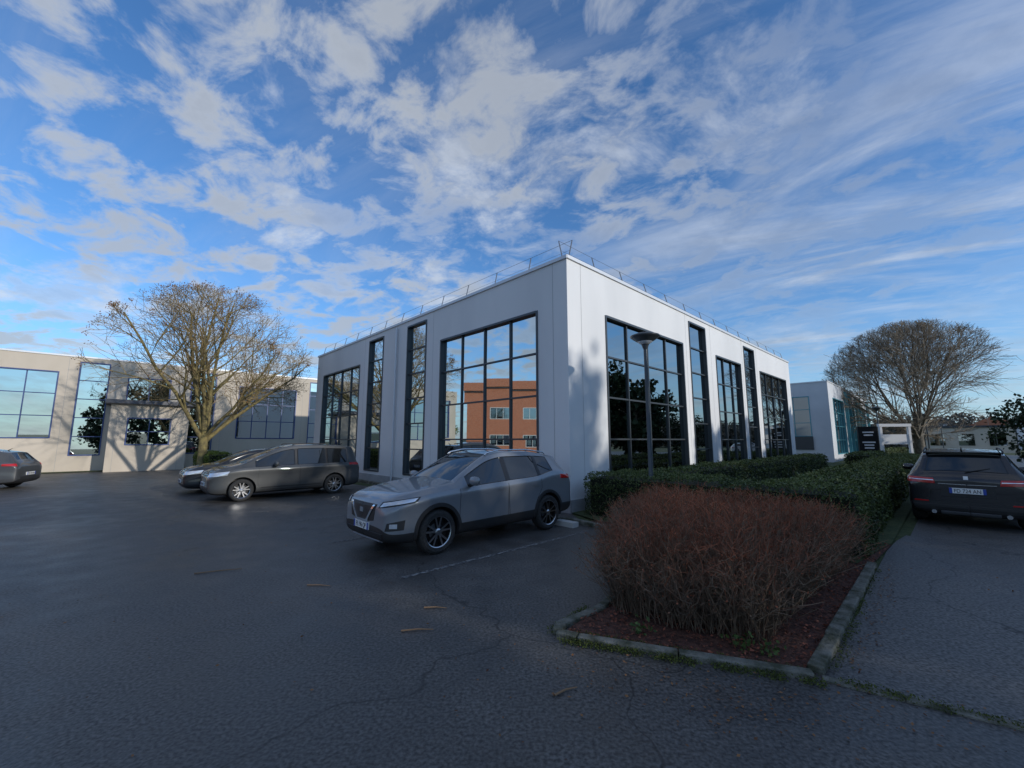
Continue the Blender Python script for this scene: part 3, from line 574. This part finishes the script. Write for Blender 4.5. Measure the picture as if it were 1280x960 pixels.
def build_body(P,paint,lev=3):
    T=P['st']; n=len(T); rings=[]
    for (x,zb,zs,zt,w,wt,sg,tg) in T:
        hs=zs-zb; p5=(w*.955,zs); p7=(wt,zt-.018)
        p6=(p5[0]+(p7[0]-p5[0])*.86,p5[1]+(p7[1]-p5[1])*.88)
        half=[(0,zb),(w*.80,zb),(w*.965,zb+.09*hs),(w*1.0,zb+.27*hs),(w*.985,zb+.66*hs),(w*.995,zb+.90*hs),p5,p6,p7,(wt*.90,zt),(wt*.45,zt+.018),(0,zt+.024)]
        rings.append([Vector((x,-a,b)) for a,b in half]+[Vector((x,a,b)) for a,b in half[-2:0:-1]])
    m=len(rings[0]); bm=bmesh.new(); vs=[[bm.verts.new(v) for v in r] for r in rings]
    cl=bm.edges.layers.float.new('crease_edge'); hN=11
    kidx=lambda j: j if j<hN else m-1-j
    for i in range(n-1):
        for j in range(m):
            f=bm.faces.new((vs[i][j],vs[i][(j+1)%m],vs[i+1][(j+1)%m],vs[i+1][j])); k=kidx(j); mi=0
            if k<=1: mi=1
            elif k==2 and P['clad']: mi=1
            elif k==6: mi={0:0,1:2,2:3}[T[i][6]]
            elif k in (9,10) and T[i][7]: mi=2
            f.material_index=mi
    for i in (0,n-1):
        r=vs[i]
        for j in range(0,hN):
            vv=[]
            for q in (r[j],r[j+1],r[(m-j-1)%m],r[(m-j)%m]):
                if q not in vv: vv.append(q)
            if len(vv)<3: continue
            f=bm.faces.new(vv); f.material_index=1 if j<3 else 0
    def cr(a,b,v):
        e=bm.edges.get((a,b))
        if e: e[cl]=v
    for i in range(n-1):
        for j,v in ((6,.75),(7,.5),(8,.5),(9,.25),(5,.35),(4,.2),(3,.3),(2,.25)):
            cr(vs[i][j],vs[i+1][j],v); cr(vs[i][m-j],vs[i+1][m-j],v)
    for i,t in enumerate(T):
        if i>0 and t[7]!=T[i-1][7]:
            for j in (8,9,10,11,12,13): cr(vs[i][j],vs[i][j+1],.55)
        if i>0 and t[6]!=T[i-1][6]:
            for j in (6,m-7): cr(vs[i][j],vs[i][(j+1)%m],.95)
    for i in (0,n-1):
        for j in range(m): cr(vs[i][j],vs[i][(j+1)%m],.25)
    bmesh.ops.recalc_face_normals(bm,faces=bm.faces)
    me=bpy.data.meshes.new('body'); bm.to_mesh(me); bm.free()
    mats=[paint,M_BLACK,M_CARGL,M_TRIM]
    for mm in mats: me.materials.append(mm)
    ob=bpy.data.objects.new('tmp_body',me); COL.objects.link(ob)
    s=ob.modifiers.new('s','SUBSURF'); s.levels=lev; s.render_levels=lev
    cut=[]
    for xw in P['wb']:
        for sd in (-1,1):
            cb=MB(); rr=P['wr']+.05; cb.lathe([(.001,-.26),(rr,-.26),(rr,.3),(.001,.3)],Vector((xw,sd*(P['W']/2-.02),P['wr']+.01)),36,1,'y')
            cm=cb.mesh('cut',mats); bm2=bmesh.new(); bm2.from_mesh(cm); bmesh.ops.remove_doubles(bm2,verts=bm2.verts,dist=.004); bmesh.ops.recalc_face_normals(bm2,faces=bm2.faces); bm2.to_mesh(cm); bm2.free()
            co=bpy.data.objects.new('tmp_cut',cm); COL.objects.link(co); cut.append(co)
            bo=ob.modifiers.new('b','BOOLEAN'); bo.operation='DIFFERENCE'; bo.object=co; bo.solver='EXACT'
    dg=bpy.context.evaluated_depsgraph_get(); dg.update()
    me2=bpy.data.meshes.new_from_object(ob.evaluated_get(dg))
    for o in [ob]+cut: bpy.data.objects.remove(o)
    bm=bmesh.new(); bm.from_mesh(me2)
    gl=[f for f in bm.faces if f.material_index==2]
    r=bmesh.ops.inset_region(bm,faces=gl,thickness=.016,depth=-.008,use_even_offset=True,use_boundary=True)
    for f in r['faces']: f.material_index=3
    for f in bm.faces: f.smooth=True
    for e in bm.edges:
        if len(e.link_faces)==2 and (e.calc_face_angle(0)>math.radians(38) or e.link_faces[0].material_index!=e.link_faces[1].material_index): e.smooth=False
    tree=BVHTree.FromBMesh(bm); bm.to_mesh(me2); bm.free()
    return me2,tree
def car(name,loc,heading,P,paint,kind,lev=3,plates=('FE 196 QP','FD 724 AN')):
    root=empty(name,loc,heading)
    body,tree=build_body(P,paint,lev); link('body',body,root,False)
    wm=wheel_mesh(P['wr'])
    for i,xw in enumerate(P['wb']):
        for sd in (-1,1):
            o=link('wheel',wm,root,False); o.location=(xw,sd*(P['W']/2-.125),P['wr']); o.rotation_euler=(0,0,0 if sd>0 else math.pi)
    Lh=P['st'][0][0]; Lr=P['st'][-1][0]
    def cast(p,d,off):
        p=Vector(p); d=Vector(d).normalized(); h=tree.ray_cast(p-d*1.2,d)
        if h[0] is None:
            h=tree.find_nearest(p); return h[0]+(-d)*off
        nn=h[1]; nn=nn if nn.dot(d)<0 else -nn
        return h[0]+nn*off
    def patch(mb,c,d,off,mi,nu=8,nv=5,mirror=True):
        for sd in ((1,-1) if mirror else (1,)):
            dd=Vector((d[0],d[1]*sd,d[2])); cs=[Vector((a[0],a[1]*sd,a[2])) for a in c]; base=len(mb.v)
            us=[0,.02]+[i/nu for i in range(1,nu)]+[.98,1]; vs_=[0,.05]+[j/nv for j in range(1,nv)]+[.95,1]
            for j,v in enumerate(vs_):
                for i,u in enumerate(us):
                    p=cs[0].lerp(cs[1],u).lerp(cs[3].lerp(cs[2],u),v)
                    mb.v.append(tuple(cast(p,dd,off if 0<i<len(us)-1 and 0<j<len(vs_)-1 else -.004)))
            w=len(us)
            for j in range(len(vs_)-1):
                for i in range(w-1):
                    q=base+j*w+i; mb.f.append((q,q+1,q+w+1,q+w)); mb.m.append(mi)
    def line(mb,pts,wd,mi,off=.0025):
        for sd in (1,-1):
            P3=[]
            for a,b in zip(pts[:-1],pts[1:]):
                k=max(2,int(math.hypot(b[0]-a[0],b[1]-a[1])/.04))
                for i in range(k): P3.append((a[0]+(b[0]-a[0])*i/k,a[1]+(b[1]-a[1])*i/k))
            P3.append(pts[-1]); base=len(mb.v)
            for i,q in enumerate(P3):
                a=P3[max(i-1,0)]; b=P3[min(i+1,len(P3)-1)]; tx,tz=b[0]-a[0],b[1]-a[1]; l_=math.hypot(tx,tz)+1e-9; nx,nz=-tz/l_*wd/2,tx/l_*wd/2
                for s2 in (-1,1): mb.v.append(tuple(cast((q[0]+nx*s2,sd*1.0,q[1]+nz*s2),(0,-sd,0),off)))
            for i in range(len(P3)-1):
                mb.f.append((base+2*i,base+2*i+1,base+2*i+3,base+2*i+2)); mb.m.append(mi)
    MT=[M_BLACK,M_HEAD,M_CHROME,M_RED,M_PLATE,M_PLBLUE,paint,M_STEEL]
    mb=MB(); belt=P['st'][10][2]
    if kind=='suv':
        patch(mb,[(2.12,.46,.76),(1.72,.88,.84),(1.66,.88,.92),(2.04,.48,.855)],(-.75,-.66,0),.010,0,10,5)
        patch(mb,[(2.11,.50,.775),(1.76,.88,.85),(1.70,.88,.905),(2.04,.52,.84)],(-.75,-.66,0),.016,1,10,4)
        patch(mb,[(2.15,.0,.50),(2.12,.40,.56),(2.10,.46,.82),(2.12,0,.82)],(-1,0,0),.006,0,8,6)
        patch(mb,[(2.15,.13,.53),(2.12,.19,.53),(2.08,.44,.81),(2.08,.38,.81)],(-1,0,0),.020,2,3,8)
        patch(mb,[(2.15,0,.525),(2.12,.17,.525),(2.1,.17,.56),(2.1,0,.56)],(-1,0,0),.020,2,4,3)
        patch(mb,[(2.15,-.06,.66),(2.15,.06,.66),(2.1,.06,.74),(2.1,-.06,.74)],(-1,0,0),.022,2,4,3,False)
        patch(mb,[(2.15,0,.28),(2.1,.62,.30),(2.08,.66,.40),(2.1,0,.40)],(-1,0,0),.008,0,8,4)
        patch(mb,[(2.05,.62,.44),(1.90,.84,.45),(1.88,.84,.60),(2.05,.66,.56)],(-.8,-.6,0),.008,0,6,4)
        patch(mb,[(2.02,.69,.48),(1.95,.77,.48),(1.95,.77,.55),(2.02,.69,.55)],(-.8,-.6,0),.016,1,4,4)
        patch(mb,[(2.15,0,.235),(2.1,.50,.245),(2.1,.48,.275),(2.1,0,.275)],(-1,0,0),.018,7,6,3)
        patch(mb,[(-2.0,.60,.98),(-1.72,.87,1.0),(-1.74,.87,1.09),(-2.0,.60,1.07)],(.6,-.8,0),.012,3,8,4)
    elif kind in('mpv','hatch'):
        k=.03 if kind=='mpv' else -.06; xf=Lh-2.19
        patch(mb,[(2.10+xf,.46,.68+k),(1.74+xf,.88,.74+k),(1.68+xf,.88,.86+k),(2.04+xf,.48,.80+k)],(-.75,-.66,0),.010,1,10,5)
        patch(mb,[(2.15+xf,.0,.68+k),(2.12+xf,.46,.69+k),(2.10+xf,.46,.79+k),(2.12+xf,0,.78+k)],(-1,0,0),.006,0,8,4)
        patch(mb,[(2.15+xf,.0,.70+k),(2.12+xf,.46,.71+k),(2.10+xf,.46,.72+k),(2.12+xf,0,.712+k)],(-1,0,0),.016,2,8,2)
        patch(mb,[(2.15+xf,.0,.745+k),(2.12+xf,.46,.75+k),(2.10+xf,.46,.76+k),(2.12+xf,0,.757+k)],(-1,0,0),.016,2,8,2)
        patch(mb,[(2.15+xf,0,.28+k),(2.1+xf,.66,.29+k),(2.08+xf,.68,.42+k),(2.1+xf,0,.40+k)],(-1,0,0),.006,0,8,4)
        patch(mb,[(Lr+.17,.60,.90+k),(Lr+.42,.88,.92+k),(Lr+.40,.88,1.0+k),(Lr+.18,.62,1.0+k)],(.6,-.8,0),.012,3,8,4)
    elif kind=='bmw':
        patch(mb,[(-2.2,.44,.88),(-2.05,.83,.90),(-2.03,.83,1.02),(-2.18,.46,1.0)],(.98,-.2,0),.012,3,8,5)
        patch(mb,[(-2.10,.80,.90),(-1.80,.89,.93),(-1.80,.88,1.03),(-2.10,.80,1.02)],(.55,-.83,0),.014,3,6,4)
        patch(mb,[(-2.2,.46,.945),(-2.05,.82,.955),(-2.03,.82,.968),(-2.18,.46,.958)],(.98,-.2,0),.02,2,8,3)
        patch(mb,[(-2.25,0,.22),(-2.2,.80,.24),(-2.2,.84,.46),(-2.25,0,.46)],(1,0,0),.008,0,10,4)
        patch(mb,[(-2.25,.58,.50),(-2.15,.80,.51),(-2.15,.80,.535),(-2.25,.58,.53)],(1,-.1,0),.012,3,6,3)
        patch(mb,[(-2.25,0,.27),(-2.2,.42,.27),(-2.2,.42,.33),(-2.25,0,.33)],(1,0,0),.02,7,6,3)
        patch(mb,[(-2.25,.0,.875),(-2.2,.42,.88),(-2.2,.42,.893),(-2.25,0,.888)],(1,0,0),.014,2,8,2)
        patch(mb,[(-2.25,0,.62),(-2.2,.40,.62),(-2.2,.36,.86),(-2.25,0,.86)],(1,0,0),.003,0,8,4)
        patch(mb,[(-2.25,-.035,.98),(-2.25,.035,.98),(-2.2,.035,1.05),(-2.2,-.035,1.05)],(1,0,-.2),.012,4,3,3,False)
        for s in (.52,-.52): mb.tube([Vector((-2.15,s,.30)),Vector((-2.28,s,.30))],.04,12,2,True)
        mb.box(Vector((-1.99,0,1.515)),Vector((1,0,-.12)),Vector((0,1,0)),-.13,.10,-.55,.55,0,.022,6)
        mb.tube([Vector((-2.17,0,1.13)),Vector((-2.14,-.15,1.17)),Vector((-2.10,-.36,1.22))],.008,5,0)
    mb.obj('lights_and_grille',MT,root,False,False)
    mb=MB(); w0=P['wb'][0]; w1=P['wb'][1]; zb=P['st'][8][1]+.14
    fx=w0-.42
    line(mb,[(fx,belt-.05),(fx+.02,.55),(fx-.03,zb+.06),(-.20,zb+.06),(-.22,belt-.03)],.009,0)
    line(mb,[(-.22,belt-.03),(-.24,zb+.06),(w1+.42,zb+.06),(w1+.36,.62),(w1+.20,.85),(w1+.22,belt)],.009,0)
    for hx in (.0,-.92):
        line(mb,[(hx+.04,belt-.12),(hx-.14,belt-.115)],.030,6,.022)
    if kind in('mpv','hatch'): line(mb,[(w0-.5,zb+.02),(w1+.45,zb+.02)],.10,0,.003)
    mb.obj('door_seams_and_handles',MT,root,False,False)
    if P['clad']:
        mb=MB()
        for xw in P['wb']:
            for sd in (-1,1):
                base=len(mb.v); K=26
                for i in range(K+1):
                    t=math.radians(-14+208*i/K)
                    x1=xw+(P['wr']+.085)*math.cos(t); z1=max(P['wr']+.01+(P['wr']+.085)*math.sin(t),.19)
                    h=tree.ray_cast(Vector((x1,sd*1.5,z1)),Vector((0,-sd,0))); yy=abs(h[0].y) if h[0] is not None else P['W']/2-.03
                    yy=max(yy,P['W']/2-.09)
                    for rr,o in ((P['wr']+.035,-.05),(P['wr']+.04,.016),(P['wr']+.095,.016),(P['wr']+.11,-.02)):
                        mb.v.append((xw+rr*math.cos(t),sd*(yy+o),max(P['wr']+.01+rr*math.sin(t),.19)))
                for i in range(K):
                    for q in range(3): mb.f.append((base+i*4+q,base+i*4+q+1,base+(i+1)*4+q+1,base+(i+1)*4+q)); mb.m.append(0)
        mb.obj('wheel_arch_trim',[M_BLACK],root,False,False)
    mb=MB(); xm=P['st'][7][0]-.04; zm=belt+.07
    for sd in (-1,1):
        c=Vector((xm,sd*(P['W']/2+.09),zm)); b0=len(mb.v); mb.lathe([(.001,-.11),(.05,-.108),(.075,-.08),(.085,0),(.075,.08),(.05,.105),(.001,.11)],c,14,0,'y')
        for i in range(b0,len(mb.v)):
            x,y,z=mb.v[i]; mb.v[i]=(c.x+(x-c.x)*.75,y,c.z+(z-c.z)*.95)
        mb.tube([c+Vector((-.01,-sd*.02,-.05)),c+Vector((-.02,-sd*.18,-.09))],[.03,.035],8,1)
    mb.obj('mirrors',[paint,M_BLACK],root,True,False)
    mb=MB()
    if kind in('suv','mpv','bmw'):
        i0=[t for t in P['st'] if -1.75<t[0]<.1]
        for sd in (-1,1):
            pts=[Vector((t[0],sd*(t[5]-.02),t[3]+.028)) for t in i0]; pts=[pts[0]-Z*.04+Vector((.06,0,0))]+pts+[pts[-1]-Z*.045-Vector((.06,0,0))]
            mb.tube(pts,.015,8,0)
        mb.obj('roof_rails',[M_CHROME if kind=='suv' else M_BLACK],root,True,False); mb=MB()
    t=[t for t in P['st'] if t[0]<-1.3][0]
    mb.tube([Vector((t[0],0,t[3]+.01)),Vector((t[0]-.12,0,t[3]+.10))],[.02,.006],6,0); mb.obj('antenna',[M_BLACK],root,True,False)
    mb=MB(); Xv=Vector((1,0,0)); Yv=Vector((0,1,0))
    hz={'suv':.41,'mpv':.46,'hatch':.36,'bmw':.44}[kind]
    h=tree.ray_cast(Vector((4,0,hz)),Vector((-1,0,0))); xf=h[0].x if h[0] else Lh
    mb.box(Vector((xf,0,hz)),Xv,Yv,-.02,.022,-.26,.26,0,.11,0); mb.box(Vector((xf,0,hz)),Xv,Yv,.0225,.024,.215,.26,0,.11,1); mb.box(Vector((xf,0,hz)),Xv,Yv,.0225,.024,-.26,-.215,0,.11,1)
    rz={'suv':.72,'mpv':.72,'hatch':.5,'bmw':.70}[kind]
    h=tree.ray_cast(Vector((-4,0,rz)),Vector((1,0,0))); xr=h[0].x if h[0] else Lr
    mb.box(Vector((xr,0,rz)),Xv,Yv,-.024,.03,-.26,.26,0,.11,0); mb.box(Vector((xr,0,rz)),Xv,Yv,-.026,-.0245,.215,.26,0,.11,1); mb.box(Vector((xr,0,rz)),Xv,Yv,-.026,-.0245,-.26,-.215,0,.11,1)
    mb.obj('number_plates',[M_PLATE,M_PLBLUE],root,False,False)
    for (txt,x_,z_,rot) in ((plates[0],xf+.024,hz,math.pi/2),(plates[1],xr-.027,rz,-math.pi/2)):
        cu=bpy.data.curves.new('plate_text','FONT'); cu.body=txt; cu.size=.105; cu.align_x='CENTER'; cu.extrude=.001; cu.materials.append(M_BLACK)
        o=bpy.data.objects.new('plate_characters',cu); COL.objects.link(o); o.parent=root; o.location=(x_,0,z_+.018); o.rotation_euler=(math.pi/2,0,rot); o.scale=(.78,1,1)
    return root
def paint(name,c,metal=.3,rough=.42): return mat(name,c,rough,metal,coat=1.0,coatr=.02)
hd=math.atan2(-R.y,-R.x); hr_=math.atan2(R.y,R.x)
car('parked_car',(-.83,8.42,0),hd,SUV,paint('paint_grey',(.205,.222,.245)),'suv')
car('parked_car',(-7.62,14.15,0),hd,MPV,paint('paint_bronze_grey',(.060,.062,.062),.2),'mpv')
car('parked_car',(-9.9,15.95,0),hd,HAT,paint('paint_black',(.014,.014,.016),.2,.3),'hatch')
car('parked_car',(-20.3,15.3,0),hd+math.radians(-18),HAT,paint('paint_dark_grey',(.07,.073,.078),.2),'hatch')
car('parked_car',(11.0,10.3,0),hr_,BM,paint('paint_night',(.014,.014,.018),.2,.25),'bmw')
car('parked_car',(55,42,0),hr_+1.2,HAT,paint('paint_white',(.6,.6,.6),0,.4),'hatch',2)

# ------------------------------------------------------------------ light, sky, camera
sun_az=Vector((.862,-.507)).normalized(); elev=math.radians(17)
sd=bpy.data.lights.new('sun','SUN'); sd.energy=2.9; sd.angle=math.radians(.9); sd.color=(1,.945,.86)
so=bpy.data.objects.new('sun',sd); COL.objects.link(so); v=Vector((sun_az.x*math.cos(elev),sun_az.y*math.cos(elev),math.sin(elev)))
so.rotation_euler=v.to_track_quat('Z','Y').to_euler(); so.location=v*60
w=bpy.data.worlds.new('World'); scene.world=w; w.use_nodes=True; nt=w.node_tree; N=nt.nodes; K=nt.links
bg=N['Background']; bg.inputs['Strength'].default_value=.15
sky=N.new('ShaderNodeTexSky'); sky.sky_type='NISHITA'; sky.sun_disc=False; sky.sun_elevation=elev; sky.sun_rotation=math.atan2(sun_az.x,sun_az.y); sky.dust_density=.3; sky.ozone_density=2.5
tc=N.new('ShaderNodeTexCoord'); sp=N.new('ShaderNodeSeparateXYZ'); K.new(tc.outputs['Generated'],sp.inputs[0])
def math_(op,a,b=None,c=None,clamp=False):
    m=N.new('ShaderNodeMath'); m.operation=op; m.use_clamp=clamp
    for i,q in enumerate((a,b,c)):
        if q is None: continue
        if isinstance(q,(int,float)): m.inputs[i].default_value=q
        else: K.new(q,m.inputs[i])
    return m.outputs[0]
zz=math_('MAXIMUM',sp.outputs[2],0.0); den=math_('ADD',zz,.14)
cx=math_('DIVIDE',sp.outputs[0],den); cy=math_('DIVIDE',sp.outputs[1],den)
cb=N.new('ShaderNodeCombineXYZ'); K.new(cx,cb.inputs[0]); K.new(cy,cb.inputs[1])
def nz(scale,det,dist,loc=(0,0,0),sc=(1,1,1),rot=0,rough=.55):
    rm=N.new('ShaderNodeMapping'); rm.inputs['Rotation'].default_value=(0,0,rot); K.new(cb.outputs[0],rm.inputs[0])
    mp=N.new('ShaderNodeMapping'); mp.inputs['Location'].default_value=loc; mp.inputs['Scale'].default_value=sc; K.new(rm.outputs[0],mp.inputs[0])
    n=N.new('ShaderNodeTexNoise'); n.inputs['Scale'].default_value=scale; n.inputs['Detail'].default_value=det; n.inputs['Distortion'].default_value=dist; n.inputs['Roughness'].default_value=rough; K.new(mp.outputs[0],n.inputs[0]); return n.outputs['Fac']
def mr(v,a,b,c=0,d=1):
    m=N.new('ShaderNodeMapRange'); m.interpolation_type='SMOOTHSTEP'; K.new(v,m.inputs[0])
    for i,q in enumerate((a,b,c,d)): m.inputs[i+1].default_value=q
    return m.outputs[0]
cov=nz(.75,2,.2,(3.1,1.7,0)); puff=nz(4.3,7,.35,(1.3,.8,0),(1,1.2,1),.5,.60); puff2=nz(1.7,7,.35,(4.2,6.1,0),(1,1.2,1),.3,.64)
wisp=nz(1.5,7,.9,(5,2,0),(.45,1.5,1),math.radians(35),.62)
side=mr(cx,-.3,1.3)
lay1=math_('MULTIPLY',mr(puff,.43,.60),mr(cov,.36,.54,.40,.95)); lay1=math_('MAXIMUM',lay1,math_('MULTIPLY',mr(puff2,.50,.68),.85)); lay1=math_('MULTIPLY',lay1,math_('SUBTRACT',1.0,math_('MULTIPLY',side,.62)))
lay2=math_('MULTIPLY',mr(wisp,.38,.72),mr(cov,.25,.62,.4,.95)); lay2=math_('MULTIPLY',lay2,math_('ADD',.20,math_('MULTIPLY',side,.62)))
cl=math_('MAXIMUM',lay1,lay2); cl=math_('MULTIPLY',cl,.84,clamp=True)
shade=mr(math_('ADD',math_('MULTIPLY',puff,.6),math_('MULTIPLY',cov,.4)),.40,.62,1.12,.74)
cc=N.new('ShaderNodeVectorMath'); cc.operation='SCALE'; cc.inputs[0].default_value=(4.2,4.5,4.9); K.new(shade,cc.inputs['Scale'])
tint=N.new('ShaderNodeVectorMath'); tint.operation='MULTIPLY'; tint.inputs[1].default_value=(.58,.92,1.24); K.new(sky.outputs[0],tint.inputs[0])
hz=N.new('ShaderNodeMix'); hz.data_type='RGBA'; K.new(math_('MULTIPLY',math_('POWER',math_('SUBTRACT',1.0,zz),8.0),.75),hz.inputs['Factor']); K.new(tint.outputs[0],hz.inputs[6]); hz.inputs[7].default_value=(2.9,3.7,4.7,1)
mx=N.new('ShaderNodeMix'); mx.data_type='RGBA'; K.new(cl,mx.inputs['Factor']); K.new(hz.outputs[2],mx.inputs[6]); K.new(cc.outputs[0],mx.inputs[7]); K.new(mx.outputs[2],bg.inputs[0])

cd=bpy.data.cameras.new('camera'); cam=bpy.data.objects.new('camera',cd); COL.objects.link(cam); scene.camera=cam
cd.sensor_width=36; cd.lens=518/1280*36; cd.clip_end=3000; cd.clip_start=.05
cam.location=(0,0,1.8); cam.rotation_euler=(math.radians(90+7.7),0,0)
